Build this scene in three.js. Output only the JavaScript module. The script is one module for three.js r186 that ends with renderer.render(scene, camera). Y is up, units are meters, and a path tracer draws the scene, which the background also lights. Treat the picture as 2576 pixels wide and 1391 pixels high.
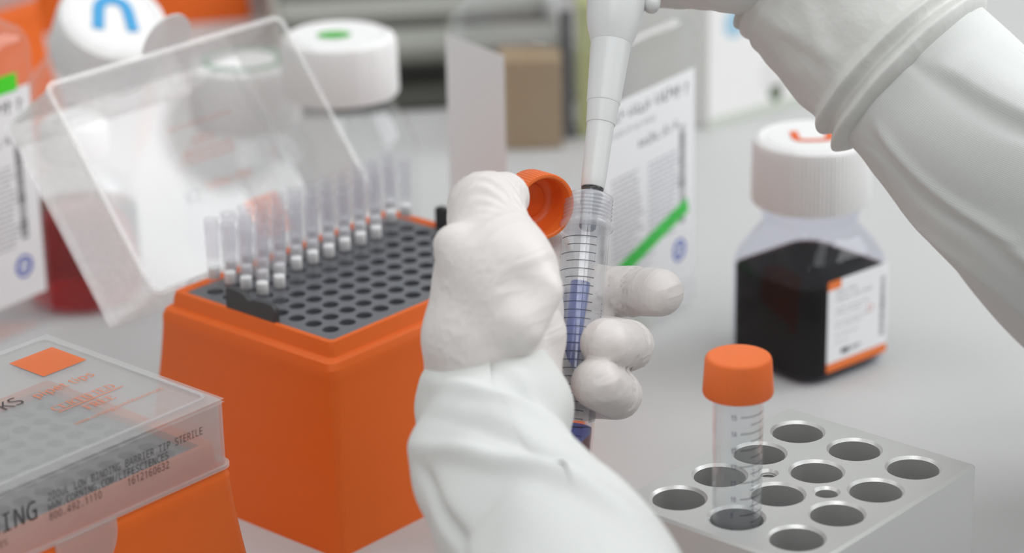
import * as THREE from 'three';
import { RoundedBoxGeometry } from 'three/addons/geometries/RoundedBoxGeometry.js';
import { mergeGeometries, mergeVertices, toCreasedNormals } from 'three/addons/utils/BufferGeometryUtils.js';
import { RectAreaLightUniformsLib } from 'three/addons/lights/RectAreaLightUniformsLib.js';

// ---------------------------------------------------------------- camera, light, exposure
RectAreaLightUniformsLib.init();
const scene = new THREE.Scene();
scene.background = new THREE.Color(0x202224);
const camera = new THREE.PerspectiveCamera(11.765, 2576 / 1391, 0.02, 30);
camera.position.set(0, 0.454, 0);
camera.rotation.set(-0.3638, 0, -0.021, 'YXZ');
camera.focus = 0.925;
camera.userData.fStop = 7;
const renderer = new THREE.WebGLRenderer({ antialias: true });
renderer.toneMapping = THREE.LinearToneMapping;
renderer.toneMappingExposure = 0.39;
renderer.shadowMap.enabled = true;
const CEILING = 2.25;
const DAYLIGHT = 12;
const PANELS = [[1.1, 0.3, 1.2, 1.2, 8.5], [0.1, -1.5, 1.2, 0.6, 3.5], [-1.5, -1.3, 1.2, 1.2, 5.5], [-0.3, 0.9, 1.2, 1.2, 9]];   // x, z, width, depth, light; first and last are added fill

// ---------------------------------------------------------------- helpers
const V = (x, y, z) => new THREE.Vector3(x, y, z);
const taken = {};
function numbered(name) { const n = taken[name] = (taken[name] ?? -1) + 1; return n ? `${name}_${String(n).padStart(3, '0')}` : name; }
function mesh(name, geo, mat, parent) {
  const m = new THREE.Mesh(geo, mat); m.name = parent ? name : numbered(name);
  m.castShadow = m.receiveShadow = true; (parent ?? scene).add(m); return m;
}
function thing(name, label, category, [x, y, z] = [0, 0, 0], turn = 0, group) {
  const o = new THREE.Group(); o.name = numbered(name); o.position.set(x, y, z); o.rotation.y = turn;
  o.userData = { label, category }; if (group) o.userData.group = group; scene.add(o); return o;
}
function tag(o, label, category, group) { o.userData = { label, category }; if (group) o.userData.group = group; return o; }
function structure(name, geo, mat, parent) { const m = mesh(name, geo, mat, parent); m.userData.kind = 'structure'; return m; }
function copy(o, [x, y, z], turn, label) {
  const c = o.clone(); c.name = numbered(o.name.replace(/_\d{3}$/, '')); c.position.set(x, y, z); if (turn !== undefined) c.rotation.y = turn;
  c.userData = { ...o.userData }; if (label) c.userData.label = label; scene.add(c); return c;
}
const at = (g, x = 0, y = 0, z = 0) => g.translate(x, y, z);
const box = (w, h, d, r = 0.001, seg = 2) => new RoundedBoxGeometry(w, h, d, seg, Math.min(r, w / 2.01, h / 2.01, d / 2.01));
const lathe = (pts, seg = 40) => new THREE.LatheGeometry(pts.map(([r, y]) => new THREE.Vector2(Math.max(r, 1e-6), y)), seg);
const creased = (g, a = 0.7) => toCreasedNormals(g, a);
const clean = (g) => { const o = g.index ? g.toNonIndexed() : g; for (const k of Object.keys(o.attributes)) if (!['position', 'normal', 'uv'].includes(k)) o.deleteAttribute(k); return o; };
const join = (...gs) => mergeGeometries(gs.map(clean));
function rng(seed) { let s = seed >>> 0; return () => { s = (s * 1664525 + 1013904223) >>> 0; return s / 4294967296; }; }
function roundRect(hx, hz, r, shape = new THREE.Shape()) {
  shape.moveTo(-hx + r, -hz); shape.lineTo(hx - r, -hz); shape.absarc(hx - r, -hz + r, r, -Math.PI / 2, 0);
  shape.lineTo(hx, hz - r); shape.absarc(hx - r, hz - r, r, 0, Math.PI / 2); shape.lineTo(-hx + r, hz); shape.absarc(-hx + r, hz - r, r, Math.PI / 2, Math.PI);
  shape.lineTo(-hx, -hz + r); shape.absarc(-hx + r, -hz + r, r, Math.PI, Math.PI * 1.5); return shape;
}
const circleHole = (x, y, r) => { const p = new THREE.Path(); p.absarc(x, y, r, 0, Math.PI * 2, true); return p; };
// stacked rounded-rectangle outlines: [y, half x, half z, corner radius]
function loft(sections, { closeTop = true, closeBottom = true, per = 8, crease = 0.55 } = {}) {
  const pos = [], idx = [], uv = [], n = per * 4;
  for (const [y, hx, hz, r0] of sections) {
    const r = Math.min(r0, hx, hz);
    for (let c = 0; c < 4; c++) for (let k = 0; k < per; k++) {
      const a = (c + k / (per - 1)) * Math.PI / 2, sx = c === 0 || c === 3 ? 1 : -1, sz = c < 2 ? 1 : -1;
      pos.push(sx * (hx - r) + Math.cos(a) * r, y, sz * (hz - r) + Math.sin(a) * r); uv.push(pos.at(-3), y);
    }
  }
  for (let s = 0; s + 1 < sections.length; s++) for (let k = 0; k < n; k++) {
    const a = s * n + k, b = s * n + (k + 1) % n; idx.push(a, a + n, b, b, a + n, b + n);
  }
  const cap = (base, y, up) => { const c = pos.length / 3; pos.push(0, y, 0); uv.push(0, y); for (let k = 0; k < n; k++) { const p = base + k, q = base + (k + 1) % n; up ? idx.push(c, q, p) : idx.push(c, p, q); } };
  if (closeBottom) cap(0, sections[0][0], false);
  if (closeTop) cap((sections.length - 1) * n, sections.at(-1)[0], true);
  const g = new THREE.BufferGeometry();
  g.setAttribute('position', new THREE.Float32BufferAttribute(pos, 3)); g.setAttribute('uv', new THREE.Float32BufferAttribute(uv, 2)); g.setIndex(idx);
  g.computeVertexNormals(); return creased(g, crease);
}
// stacked outlines of a rounded convex polygon: [y, inset, share of the circle, circle radius]
function prism(points, corner, centre, sections) {
  const ring = []; points.forEach((p, i) => {
    const q = points[(i + points.length - 1) % points.length], n = points[(i + 1) % points.length], to = (o) => { const d = Math.hypot(o[0] - p[0], o[1] - p[1]); return [p[0] + (o[0] - p[0]) * corner / d, p[1] + (o[1] - p[1]) * corner / d]; }, A = to(q), B = to(n);
    for (let k = 0; k <= 8; k++) { const t = k / 8, u = 1 - t; ring.push([u * u * A[0] + 2 * u * t * p[0] + t * t * B[0], u * u * A[1] + 2 * u * t * p[1] + t * t * B[1]]); }
    for (let k = 1; k < 5; k++) { const C = [n[0] + (p[0] - n[0]) * corner / Math.hypot(p[0] - n[0], p[1] - n[1]), n[1] + (p[1] - n[1]) * corner / Math.hypot(p[0] - n[0], p[1] - n[1])]; ring.push([B[0] + (C[0] - B[0]) * k / 5, B[1] + (C[1] - B[1]) * k / 5]); }
  });
  const pos = [], uv = [], idx = [], n = ring.length;
  for (const [y, inset, share, r] of sections) for (const [x, z] of ring) { const dx = x - centre[0], dz = z - centre[1], l = Math.hypot(dx, dz), m = (l - inset) * (1 - share) + r * share; pos.push(centre[0] + dx / l * m, y, centre[1] + dz / l * m); uv.push(x, y); }
  for (let i = 0; i + 1 < sections.length; i++) for (let k = 0; k < n; k++) { const a = i * n + k, b = i * n + (k + 1) % n; idx.push(a, b, a + n, b, b + n, a + n); }
  const c = pos.length / 3; pos.push(centre[0], sections[0][0], centre[1]); uv.push(0, 0); for (let k = 0; k < n; k++) idx.push(c, (k + 1) % n, k);
  const g = new THREE.BufferGeometry(); g.setAttribute('position', new THREE.Float32BufferAttribute(pos, 3)); g.setAttribute('uv', new THREE.Float32BufferAttribute(uv, 2)); g.setIndex(idx); g.computeVertexNormals(); return creased(g, 0.5);
}
function canvas(w, h, draw, bg) {
  const c = document.createElement('canvas'); c.width = w; c.height = h; const x = c.getContext('2d');
  if (bg) { x.fillStyle = bg; x.fillRect(0, 0, w, h); }
  draw(x, w, h); const t = new THREE.CanvasTexture(c); t.colorSpace = THREE.SRGBColorSpace; t.anisotropy = 8; return t;
}
function heightMap(size, fn, seed) {
  const d = new Uint8Array(size * size * 4), r = rng(seed);
  for (let y = 0; y < size; y++) for (let x = 0; x < size; x++) { const v = Math.max(0, Math.min(255, fn(x, y, r) * 255)); d.set([v, v, v, 255], (y * size + x) * 4); }
  const t = new THREE.DataTexture(d, size, size); t.wrapS = t.wrapT = THREE.RepeatWrapping; t.magFilter = THREE.LinearFilter; t.minFilter = THREE.LinearMipmapLinearFilter; t.generateMipmaps = true; t.needsUpdate = true; return t;
}
const hash = (x, y) => { let h = Math.imul(x, 374761393) ^ Math.imul(y, 668265263); h = Math.imul(h ^ (h >>> 13), 1274126177); return ((h ^ (h >>> 16)) >>> 0) / 4294967296; };
function noise(x, y, wrapX = 1e6, wrapY = 1e6) {   // smooth value noise in 0..1
  const ix = Math.floor(x), iy = Math.floor(y), f = x - ix, g = y - iy, u = f * f * (3 - 2 * f), v = g * g * (3 - 2 * g), m = (n, w) => ((n % w) + w) % w;
  const a = hash(m(ix, wrapX), m(iy, wrapY)), b = hash(m(ix + 1, wrapX), m(iy, wrapY)), c = hash(m(ix, wrapX), m(iy + 1, wrapY)), d = hash(m(ix + 1, wrapX), m(iy + 1, wrapY));
  return a + (b - a) * u + (c - a) * v + (a - b - c + d) * u * v;
}
// naive surface nets: the zero surface of f inside [lo, hi]
function surface(f, lo, hi, cell) {
  const n = [0, 1, 2].map((k) => Math.ceil((hi.getComponent(k) - lo.getComponent(k)) / cell) + 1), [nx, ny, nz] = n;
  const F = new Float32Array(nx * ny * nz), id = (i, j, k) => (k * ny + j) * nx + i;
  for (let k = 0; k < nz; k++) for (let j = 0; j < ny; j++) for (let i = 0; i < nx; i++) F[id(i, j, k)] = f(lo.x + i * cell, lo.y + j * cell, lo.z + k * cell);
  const vid = new Int32Array(nx * ny * nz).fill(-1), pos = [], nor = [], uv = [], idx = [];
  for (let k = 0; k < nz - 1; k++) for (let j = 0; j < ny - 1; j++) for (let i = 0; i < nx - 1; i++) {
    let c = 0, x = 0, y = 0, z = 0;
    const e = (a, b, p, q) => { if ((a < 0) !== (b < 0)) { const t = a / (a - b); x += p[0] + (q[0] - p[0]) * t; y += p[1] + (q[1] - p[1]) * t; z += p[2] + (q[2] - p[2]) * t; c++; } };
    const v = (a, b, d) => F[id(i + a, j + b, k + d)];
    for (const a of [0, 1]) for (const b of [0, 1]) { e(v(0, a, b), v(1, a, b), [0, a, b], [1, a, b]); e(v(a, 0, b), v(a, 1, b), [a, 0, b], [a, 1, b]); e(v(a, b, 0), v(a, b, 1), [a, b, 0], [a, b, 1]); }
    if (!c) continue;
    vid[id(i, j, k)] = pos.length / 3;
    const X = lo.x + (i + x / c) * cell, Y = lo.y + (j + y / c) * cell, Z = lo.z + (k + z / c) * cell, h = cell * 0.5;
    const g = V(f(X + h, Y, Z) - f(X - h, Y, Z), f(X, Y + h, Z) - f(X, Y - h, Z), f(X, Y, Z + h) - f(X, Y, Z - h)).normalize();
    pos.push(X, Y, Z); nor.push(g.x, g.y, g.z); uv.push(X + Z, Y);
  }
  const quad = (a, b, c, d, flip) => flip ? idx.push(a, c, b, a, d, c) : idx.push(a, b, c, a, c, d);
  for (let k = 1; k < nz - 1; k++) for (let j = 1; j < ny - 1; j++) for (let i = 1; i < nx - 1; i++) {
    const s = F[id(i, j, k)] < 0;
    if (s !== F[id(i + 1, j, k)] < 0) quad(vid[id(i, j - 1, k - 1)], vid[id(i, j, k - 1)], vid[id(i, j, k)], vid[id(i, j - 1, k)], !s);
    if (s !== F[id(i, j + 1, k)] < 0) quad(vid[id(i - 1, j, k - 1)], vid[id(i - 1, j, k)], vid[id(i, j, k)], vid[id(i, j, k - 1)], !s);
    if (s !== F[id(i, j, k + 1)] < 0) quad(vid[id(i - 1, j - 1, k)], vid[id(i, j - 1, k)], vid[id(i, j, k)], vid[id(i - 1, j, k)], !s);
  }
  const g = new THREE.BufferGeometry();
  g.setAttribute('position', new THREE.Float32BufferAttribute(pos, 3)); g.setAttribute('normal', new THREE.Float32BufferAttribute(nor, 3)); g.setAttribute('uv', new THREE.Float32BufferAttribute(uv, 2)); g.setIndex(idx);
  return g;
}
const smin = (a, b, k) => { const h = Math.max(k - Math.abs(a - b), 0) / k; return Math.min(a, b) - h * h * k * 0.25; };
function bone(p, q, ra, rb) {   // tapered capsule
  const [ax, ay, az] = p, dx = q[0] - ax, dy = q[1] - ay, dz = q[2] - az, l = dx * dx + dy * dy + dz * dz || 1e-9;
  return (x, y, z) => { const t = Math.min(1, Math.max(0, ((x - ax) * dx + (y - ay) * dy + (z - az) * dz) / l)); return Math.hypot(x - ax - dx * t, y - ay - dy * t, z - az - dz * t) - ra - (rb - ra) * t; };
}
const chain = (pts, rs) => pts.slice(1).map((q, i) => bone(pts[i], q, rs[i], rs[i + 1]));
// a tube along points with a radius function; uv in metres
function sweep(points, radius, { along = 160, round = 120, ref = V(0, 1, 0), closeEnd = false } = {}) {
  const curve = new THREE.CatmullRomCurve3(points.map((p) => V(...p)), false, 'centripetal'), len = curve.getLength(), pos = [], uv = [], idx = [];
  for (let i = 0; i <= along; i++) {
    const s = i / along, P = curve.getPointAt(s), T = curve.getTangentAt(s), A = ref.clone().addScaledVector(T, -ref.dot(T)).normalize(), B = T.clone().cross(A);
    for (let k = 0; k <= round; k++) {
      const a = k / round * Math.PI * 2, r = radius(s, a, len);
      const p = P.clone().addScaledVector(A, Math.cos(a) * r).addScaledVector(B, Math.sin(a) * r); pos.push(p.x, p.y, p.z); uv.push(a * 0.034, s * len);
    }
  }
  const w = round + 1;
  for (let i = 0; i < along; i++) for (let k = 0; k < round; k++) { const a = i * w + k; idx.push(a, a + 1, a + w, a + 1, a + w + 1, a + w); }
  const g = new THREE.BufferGeometry();
  g.setAttribute('position', new THREE.Float32BufferAttribute(pos, 3)); g.setAttribute('uv', new THREE.Float32BufferAttribute(uv, 2)); g.setIndex(idx); g.computeVertexNormals();
  const N = g.attributes.normal;
  for (let i = 0; i <= along; i++) { const a = i * w, b = a + round, n = V(N.getX(a) + N.getX(b), N.getY(a) + N.getY(b), N.getZ(a) + N.getZ(b)).normalize(); N.setXYZ(a, n.x, n.y, n.z); N.setXYZ(b, n.x, n.y, n.z); }
  return g;
}

// ---------------------------------------------------------------- materials
const std = (color, roughness = 0.5, extra = {}) => new THREE.MeshPhysicalMaterial({ color, roughness, ...extra });
const sheet = (color, roughness, transmission, extra = {}) => new THREE.MeshPhysicalMaterial({ color, roughness, transmission, thickness: 0, ior: 1.46, side: THREE.DoubleSide, ...extra });
const weave = heightMap(128, (x, y, r) => 0.5 + 0.22 * Math.sin(x / 128 * Math.PI * 2 * 16) + 0.22 * Math.sin(y / 128 * Math.PI * 2 * 16) + 0.12 * (r() - 0.5), 5);
weave.repeat.set(90, 90);
const crinkle = heightMap(256, (x, y) => { const n = (k) => noise(x / 256 * k, y / 256 * k, k, k); return 0.55 * (1 - Math.abs(2 * n(7) - 1)) + 0.3 * (1 - Math.abs(2 * n(15) - 1)) + 0.15 * n(40); }, 3);
crinkle.repeat.set(22, 22);
const grain = heightMap(256, (x, y, r) => r(), 9); grain.repeat.set(40, 40);
const M = {
  bench: std(new THREE.Color().setRGB(0.52, 0.52, 0.52), 0.55, { bumpMap: grain, bumpScale: 0.00003 }),
  wall: std(new THREE.Color().setRGB(0.72, 0.73, 0.72), 0.9),
  floor: std(new THREE.Color().setRGB(0.42, 0.43, 0.43), 0.5),
  orange: std(new THREE.Color().setRGB(0.76, 0.135, 0.016), 0.5, { specularIntensity: 0.6 }),
  orangeCap: std(new THREE.Color().setRGB(0.86, 0.17, 0.03), 0.4),
  deck: std(new THREE.Color().setRGB(0.115, 0.12, 0.135), 0.38),
  latch: std(new THREE.Color().setRGB(0.045, 0.045, 0.048), 0.5),
  lid: sheet(new THREE.Color().setRGB(0.95, 0.95, 0.95), 0.035, 0.93),
  lidWall: sheet(new THREE.Color().setRGB(0.93, 0.925, 0.92), 0.16, 0.84),
  lidHazy: sheet(new THREE.Color().setRGB(0.9, 0.9, 0.9), 0.28, 0.84),
  frosted: sheet(new THREE.Color().setRGB(0.86, 0.84, 0.84), 0.5, 0.45),
  tip: sheet(new THREE.Color().setRGB(0.965, 0.965, 0.975), 0.08, 0.945, { specularIntensity: 0.75 }),
  filter: std(new THREE.Color().setRGB(0.86, 0.86, 0.85), 0.9),
  clear: sheet(new THREE.Color().setRGB(0.96, 0.965, 0.97), 0.04, 0.97, { specularIntensity: 0.7 }),
  hazy: sheet(new THREE.Color().setRGB(0.92, 0.92, 0.94), 0.18, 0.72),
  aluminium: std(new THREE.Color().setRGB(0.72, 0.72, 0.71), 0.42, { metalness: 0.78, bumpMap: grain, bumpScale: 0.00002 }),
  tinted: sheet(new THREE.Color().setRGB(0.9, 0.9, 0.95), 0.03, 0.98, { specularIntensity: 0.45 }),
  bore: std(new THREE.Color().setRGB(0.62, 0.62, 0.62), 0.5, { metalness: 1 }),
  grey: std(new THREE.Color().setRGB(0.72, 0.73, 0.73), 0.34),
  rubber: std(new THREE.Color().setRGB(0.012, 0.012, 0.013), 0.35),
  nozzle: std(new THREE.Color().setRGB(0.2, 0.23, 0.29), 0.4),
  whiteCap: std(new THREE.Color().setRGB(0.86, 0.85, 0.845), 0.42),
  paper: std(new THREE.Color().setRGB(0.86, 0.86, 0.865), 0.75),
  glove: std(new THREE.Color().setRGB(0.76, 0.715, 0.695), 0.46, { bumpMap: crinkle, bumpScale: 0.0006, sheen: 0.3, sheenColor: new THREE.Color(1, 1, 1), sheenRoughness: 0.6 }),
  suit: std(new THREE.Color().setRGB(0.72, 0.73, 0.715), 0.75, { bumpMap: weave, bumpScale: 0.00006 }),
  cuff: std(new THREE.Color().setRGB(0.7, 0.7, 0.675), 0.55, { bumpMap: crinkle, bumpScale: 0.0003 }),
  skin: std(new THREE.Color().setRGB(0.55, 0.33, 0.25), 0.55),
  steel: std(new THREE.Color().setRGB(0.5, 0.5, 0.48), 0.35, { metalness: 1 }),
  blue: new THREE.MeshPhysicalMaterial({ color: 0xffffff, roughness: 0.05, transmission: 1, thickness: 0.01, ior: 1.12, attenuationColor: new THREE.Color().setRGB(0.17, 0.23, 0.62), attenuationDistance: 0.007 }),
  deepBlue: new THREE.MeshPhysicalMaterial({ color: 0xffffff, roughness: 0.05, transmission: 1, thickness: 0.01, ior: 1.12, attenuationColor: new THREE.Color().setRGB(0.1, 0.13, 0.48), attenuationDistance: 0.012 }),
  dark: new THREE.MeshPhysicalMaterial({ color: 0xffffff, roughness: 0.05, transmission: 1, thickness: 0.01, ior: 1.06, attenuationColor: new THREE.Color().setRGB(0.05, 0.008, 0.012), attenuationDistance: 0.0025 }),
  red: new THREE.MeshPhysicalMaterial({ color: 0xffffff, roughness: 0.05, transmission: 1, thickness: 0.01, ior: 1.12, attenuationColor: new THREE.Color().setRGB(0.55, 0.02, 0.03), attenuationDistance: 0.03 }),
  lamp: new THREE.MeshStandardMaterial({ color: 0xffffff, emissive: 0xffffff, emissiveIntensity: 1 }),
};
const printed = (map, extra = {}) => new THREE.MeshPhysicalMaterial({ map, transparent: true, roughness: 0.45, side: THREE.DoubleSide, ...extra });
function sticker(name, parent, map, w, h, place, mat) {   // a flat print or label; place(mesh) sets it
  const m = mesh(name, new THREE.PlaneGeometry(w, h), mat ?? printed(map), parent); place(m); return m;
}

// ---------------------------------------------------------------- the room
const RX = [-2.6, 1.85], RZ = [-2.9, 2.2], FLOOR = -0.9, T = 0.1;
const wide = RX[1] - RX[0], deep = RZ[1] - RZ[0], mx = (RX[0] + RX[1]) / 2, mz = (RZ[0] + RZ[1]) / 2, hh = CEILING - FLOOR;
structure('floor', at(new THREE.BoxGeometry(wide + 2 * T, T, deep + 2 * T), mx, FLOOR - T / 2, mz), M.floor);
structure('ceiling', at(new THREE.BoxGeometry(wide + 2 * T, T, deep + 2 * T), mx, CEILING + T / 2, mz), M.wall);
structure('wall_back', at(new THREE.BoxGeometry(wide, hh, T), mx, FLOOR + hh / 2, RZ[0] - T / 2), M.wall);
structure('wall_front', at(new THREE.BoxGeometry(wide, hh, T), mx, FLOOR + hh / 2, RZ[1] + T / 2), M.wall);
structure('wall_left', at(new THREE.BoxGeometry(T, hh, deep), RX[0] - T / 2, FLOOR + hh / 2, mz), M.wall);
const WIN = { z0: -2.3, z1: -0.75, y0: 0.6, y1: 2.15 };
structure('wall_right', join(at(new THREE.BoxGeometry(T, WIN.y0 - FLOOR, deep), RX[1] + T / 2, (WIN.y0 + FLOOR) / 2, mz), at(new THREE.BoxGeometry(T, CEILING - WIN.y1, deep), RX[1] + T / 2, (CEILING + WIN.y1) / 2, mz),
  at(new THREE.BoxGeometry(T, WIN.y1 - WIN.y0, WIN.z0 - RZ[0]), RX[1] + T / 2, (WIN.y1 + WIN.y0) / 2, (WIN.z0 + RZ[0]) / 2), at(new THREE.BoxGeometry(T, WIN.y1 - WIN.y0, RZ[1] - WIN.z1), RX[1] + T / 2, (WIN.y1 + WIN.y0) / 2, (WIN.z1 + RZ[1]) / 2)), M.wall);
{
  const h = WIN.y1 - WIN.y0, w = WIN.z1 - WIN.z0, y = (WIN.y0 + WIN.y1) / 2, z = (WIN.z0 + WIN.z1) / 2;
  const o = new THREE.Group(); o.name = 'window_1'; o.position.set(RX[1] + 0.03, y, z); o.userData.kind = 'structure'; scene.add(o);
  mesh('frame', join(at(box(0.04, 0.03, w, 0.004), 0, h / 2 - 0.015, 0), at(box(0.04, 0.03, w, 0.004), 0, -h / 2 + 0.015, 0), at(box(0.04, h, 0.03, 0.004), 0, 0, w / 2 - 0.015), at(box(0.04, h, 0.03, 0.004), 0, 0, -w / 2 + 0.015)), M.wall, o);
  mesh('daylit_pane', at(new THREE.BoxGeometry(0.006, h - 0.04, w - 0.04), 0.015, 0, 0), M.lamp, o);
  const l = new THREE.RectAreaLight(0xfbfdff, DAYLIGHT, w - 0.06, h - 0.06); l.name = 'daylight'; l.position.set(0.005, 0, 0); l.rotation.y = Math.PI / 2; o.add(l);
}
['added as right-front fill over the floor beside the right wall', 'over the middle of the bench', 'nearest the left wall', 'added as front fill over the floor behind the camera'].forEach((where, i) => {
  const [x, z, w, d, power] = PANELS[i];
  const o = thing('ceiling_light', `flat white square-edged ceiling light panel ${where}`, 'light', [x, CEILING, z], 0, 'ceiling light panels');
  mesh('frame', at(box(w + 0.04, 0.012, d + 0.04, 0.004), 0, -0.006, 0), M.wall, o);
  mesh('diffuser', at(new THREE.BoxGeometry(w, 0.004, d), 0, -0.014, 0), M.lamp, o);
  const l = new THREE.RectAreaLight(0xfdfeff, power, w, d); l.name = 'panel_glow'; l.position.set(0, -0.02, 0); l.rotation.x = -Math.PI / 2; o.add(l);
});
{
  const b = thing('laboratory_bench', 'long pale grey laboratory bench carrying all the bottles and boxes', 'bench', [0, 0, -1.5]);
  mesh('worktop', at(box(3.2, 0.04, 1.8, 0.006), 0, -0.02, 0), M.bench, b);
  for (const x of [-1.5, 1.5]) for (const z of [-0.82, 0.82]) mesh('leg', at(box(0.05, 0.86, 0.05, 0.004), x, -0.47, z), M.steel, b);
}

// ---------------------------------------------------------------- tip boxes
const YAW = 0.8455;
function boxBase(root, lift = 0) {
  const s = [];
  for (let k = 0; k <= 10; k++) { const t = k / 10, e = Math.pow(1 - t, 1.2); s.push([t * 0.0665, 0.0656 + 0.0082 * e, 0.0476 + 0.0082 * e, 0.004]); }
  s.push([0.0705, 0.0655, 0.0475, 0.004], [0.0728, 0.0646, 0.0466, 0.004], [0.0736, 0.0636, 0.0457, 0.0035], [0.0742, 0.062, 0.0443, 0.003], [0.078 + lift, 0.0616, 0.0439, 0.003],
    [0.0798 + lift, 0.0609, 0.0432, 0.0028], [0.0802 + lift, 0.0598, 0.0422, 0.0025], [0.0798 + lift, 0.0586, 0.0412, 0.002], [0.0788 + lift, 0.0576, 0.0402, 0.002], [0.06, 0.0572, 0.0398, 0.002]);
  return mesh('base', loft(s, { closeTop: false, crease: 0.5 }), M.orange, root);
}
function deckShape() {
  const sh = roundRect(0.0571, 0.0397, 0.0015);
  for (let i = 0; i < 12; i++) for (let j = 0; j < 8; j++) sh.holes.push(circleHole(-0.0495 + 0.009 * i, -0.0315 + 0.009 * j, 0.00345));
  const g = new THREE.ExtrudeGeometry(sh, { depth: 0.012, bevelEnabled: true, bevelThickness: 0.0002, bevelSize: 0.0002, bevelSegments: 1, curveSegments: 12 });
  return at(g.rotateX(-Math.PI / 2), 0, 0.0668, 0);
}
const deckGeo = deckShape();
function latchTab(root, x) {
  const s = new THREE.Shape(); s.moveTo(-0.0135, -0.001); s.lineTo(-0.0135, 0.0075); s.quadraticCurveTo(-0.0128, 0.0088, -0.0108, 0.0086); s.lineTo(-0.007, 0.0084);
  s.quadraticCurveTo(-0.004, 0.008, -0.002, 0.0062); s.quadraticCurveTo(-0.0005, 0.0056, 0.001, 0.0068); s.lineTo(0.009, 0.0072); s.quadraticCurveTo(0.0125, 0.0072, 0.0125, 0.004); s.lineTo(0.0125, -0.001);
  const g = new THREE.ExtrudeGeometry(s, { depth: 0.0022, bevelEnabled: true, bevelThickness: 0.0003, bevelSize: 0.0003, bevelSegments: 2 });
  return mesh('latch_tab', at(g.rotateY(-Math.PI / 2), x, 0.0795, 0), M.latch, root);
}
// print on the lid top: x to the right, y away from the hinge side's far edge
const lidPrint = canvas(1536, 1024, (c, w, h) => {
  const k = w / 0.126, X = (m) => w / 2 + m * k, Z = (m) => h / 2 + m * k;
  c.fillStyle = 'rgba(224,104,30,0.88)'; c.fillRect(X(0.038), Z(-0.0345), 0.0192 * k, 0.0186 * k);
  c.textBaseline = 'alphabetic'; c.textAlign = 'right'; c.fillStyle = 'rgba(30,34,34,0.92)'; c.font = `${0.0088 * k}px sans-serif`; c.fillText('KS', X(0.0205), Z(-0.0035));
  c.fillStyle = 'rgba(222,118,62,0.8)'; c.textAlign = 'left'; c.font = `${0.0062 * k}px sans-serif`; c.fillText('pipet tips', X(0.0243), Z(-0.0028));
  c.font = `${0.0052 * k}px serif`; c.fillText('CERTIFIED', X(0.0213), Z(0.0105)); c.fillText('FREE', X(0.029), Z(0.0178));
  c.fillRect(X(0.0215), Z(0.0115), 0.028 * k, 0.0006 * k); c.font = `${0.0028 * k}px sans-serif`; c.fillText('www.corning.com/lifesciences', X(0.0185), Z(0.0245));
});
const sidePrint = canvas(2048, 384, (c, w, h) => {
  const k = w / 0.128, X = (m) => (m + 0.064) * k, Y = (m) => h - m * k;   // metres from the lid's middle and lower edge
  c.fillStyle = 'rgba(22,22,24,0.9)'; c.textBaseline = 'alphabetic'; c.font = `${0.0092 * k}px monospace`;
  const put = (t, x0, x1, y, px) => { c.save(); c.font = `${px * k}px monospace`; const m = c.measureText(t).width; c.translate(X(x0), Y(y)); c.scale((x1 - x0) * k / m, 1); c.fillText(t, 0, 0); c.restore(); };
  put('CORNING', -0.0525, -0.0172, 0.0105, 0.0088);
  put('LIFE SCIENCES', -0.052, -0.03, 0.006, 0.003);
  put('200uL LOW BINDING BARRIER TIP STERILE', -0.0133, 0.0532, 0.0146, 0.0037);
  put('WWW.CORNING.COM/LIFESCIENCES', -0.0133, 0.0378, 0.0112, 0.0037);
  put('800.492.1110', -0.0133, 0.0087, 0.0078, 0.0037); put('1612160632', 0.0193, 0.0378, 0.0078, 0.0037);
});
// a shallow tray-like lid, built closed: rim at y = 0, panel at y = depth
function makeLid(parent, depth, hx, hz, flare = 0.1, mat = M.lid) {
  const g = new THREE.Group(); g.name = 'lid'; parent.add(g);
  const ring = (ox, oz, ix, iz, y0, y1, r) => { const s = roundRect(ox, oz, r); s.holes.push(roundRect(ix, iz, Math.max(r - (ox - ix), 0.001), new THREE.Path())); return at(new THREE.ExtrudeGeometry(s, { depth: y1 - y0, bevelEnabled: false, curveSegments: 6 }).rotateX(-Math.PI / 2), 0, y0, 0); };
  mesh('wall', join(ring(hx, hz, hx - 0.0012, hz - 0.0012, 0, depth - 0.0012, 0.004), ring(hx + 0.0012, hz + 0.0012, hx, hz, 0, 0.0012, 0.005)), mat === M.lid ? M.lidWall : mat, g);
  const top = (y, flip) => { const p = new THREE.PlaneGeometry(2 * hx - 0.001, 2 * hz - 0.001, 24, 18).rotateX(-Math.PI / 2), a = p.attributes.position; for (let i = 0; i < a.count; i++) { const u = a.getX(i), v = a.getZ(i); a.setY(i, y); } p.computeVertexNormals(); return p; };
  mesh('panel', join(top(depth), top(depth - 0.0012)), mat, g);
  mesh('ridge', ring(hx - 0.004, hz - 0.004, hx - 0.0052, hz - 0.0052, depth, depth + 0.001, 0.004), mat, g);
  const s = new THREE.Shape(); s.moveTo(-0.0125, 0); s.lineTo(0.0125, 0); s.bezierCurveTo(0.0135, -0.009, 0.008, -0.016, 0, -0.016); s.bezierCurveTo(-0.008, -0.016, -0.0135, -0.009, -0.0125, 0);
  const tab = mesh('finger_tab', new THREE.ExtrudeGeometry(s, { depth: 0.001, bevelEnabled: false, curveSegments: 16 }), M.frosted, g); tab.position.set(0, 0.0008, hz + 0.0008); tab.rotation.x = -flare;
  return g;
}
function printOnTop(lid, depth, dx) { sticker('printed_lettering', lid, lidPrint, 0.126, 0.084, (m) => { m.rotation.x = -Math.PI / 2; m.position.set(dx, depth + 0.0003, 0); }); }
const openBox = thing('tip_box', 'open orange pipette tip box with grey perforated deck beside the gloved hand', 'tip box', [-0.0592, 0, -0.9916], YAW);
boxBase(openBox);
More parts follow.
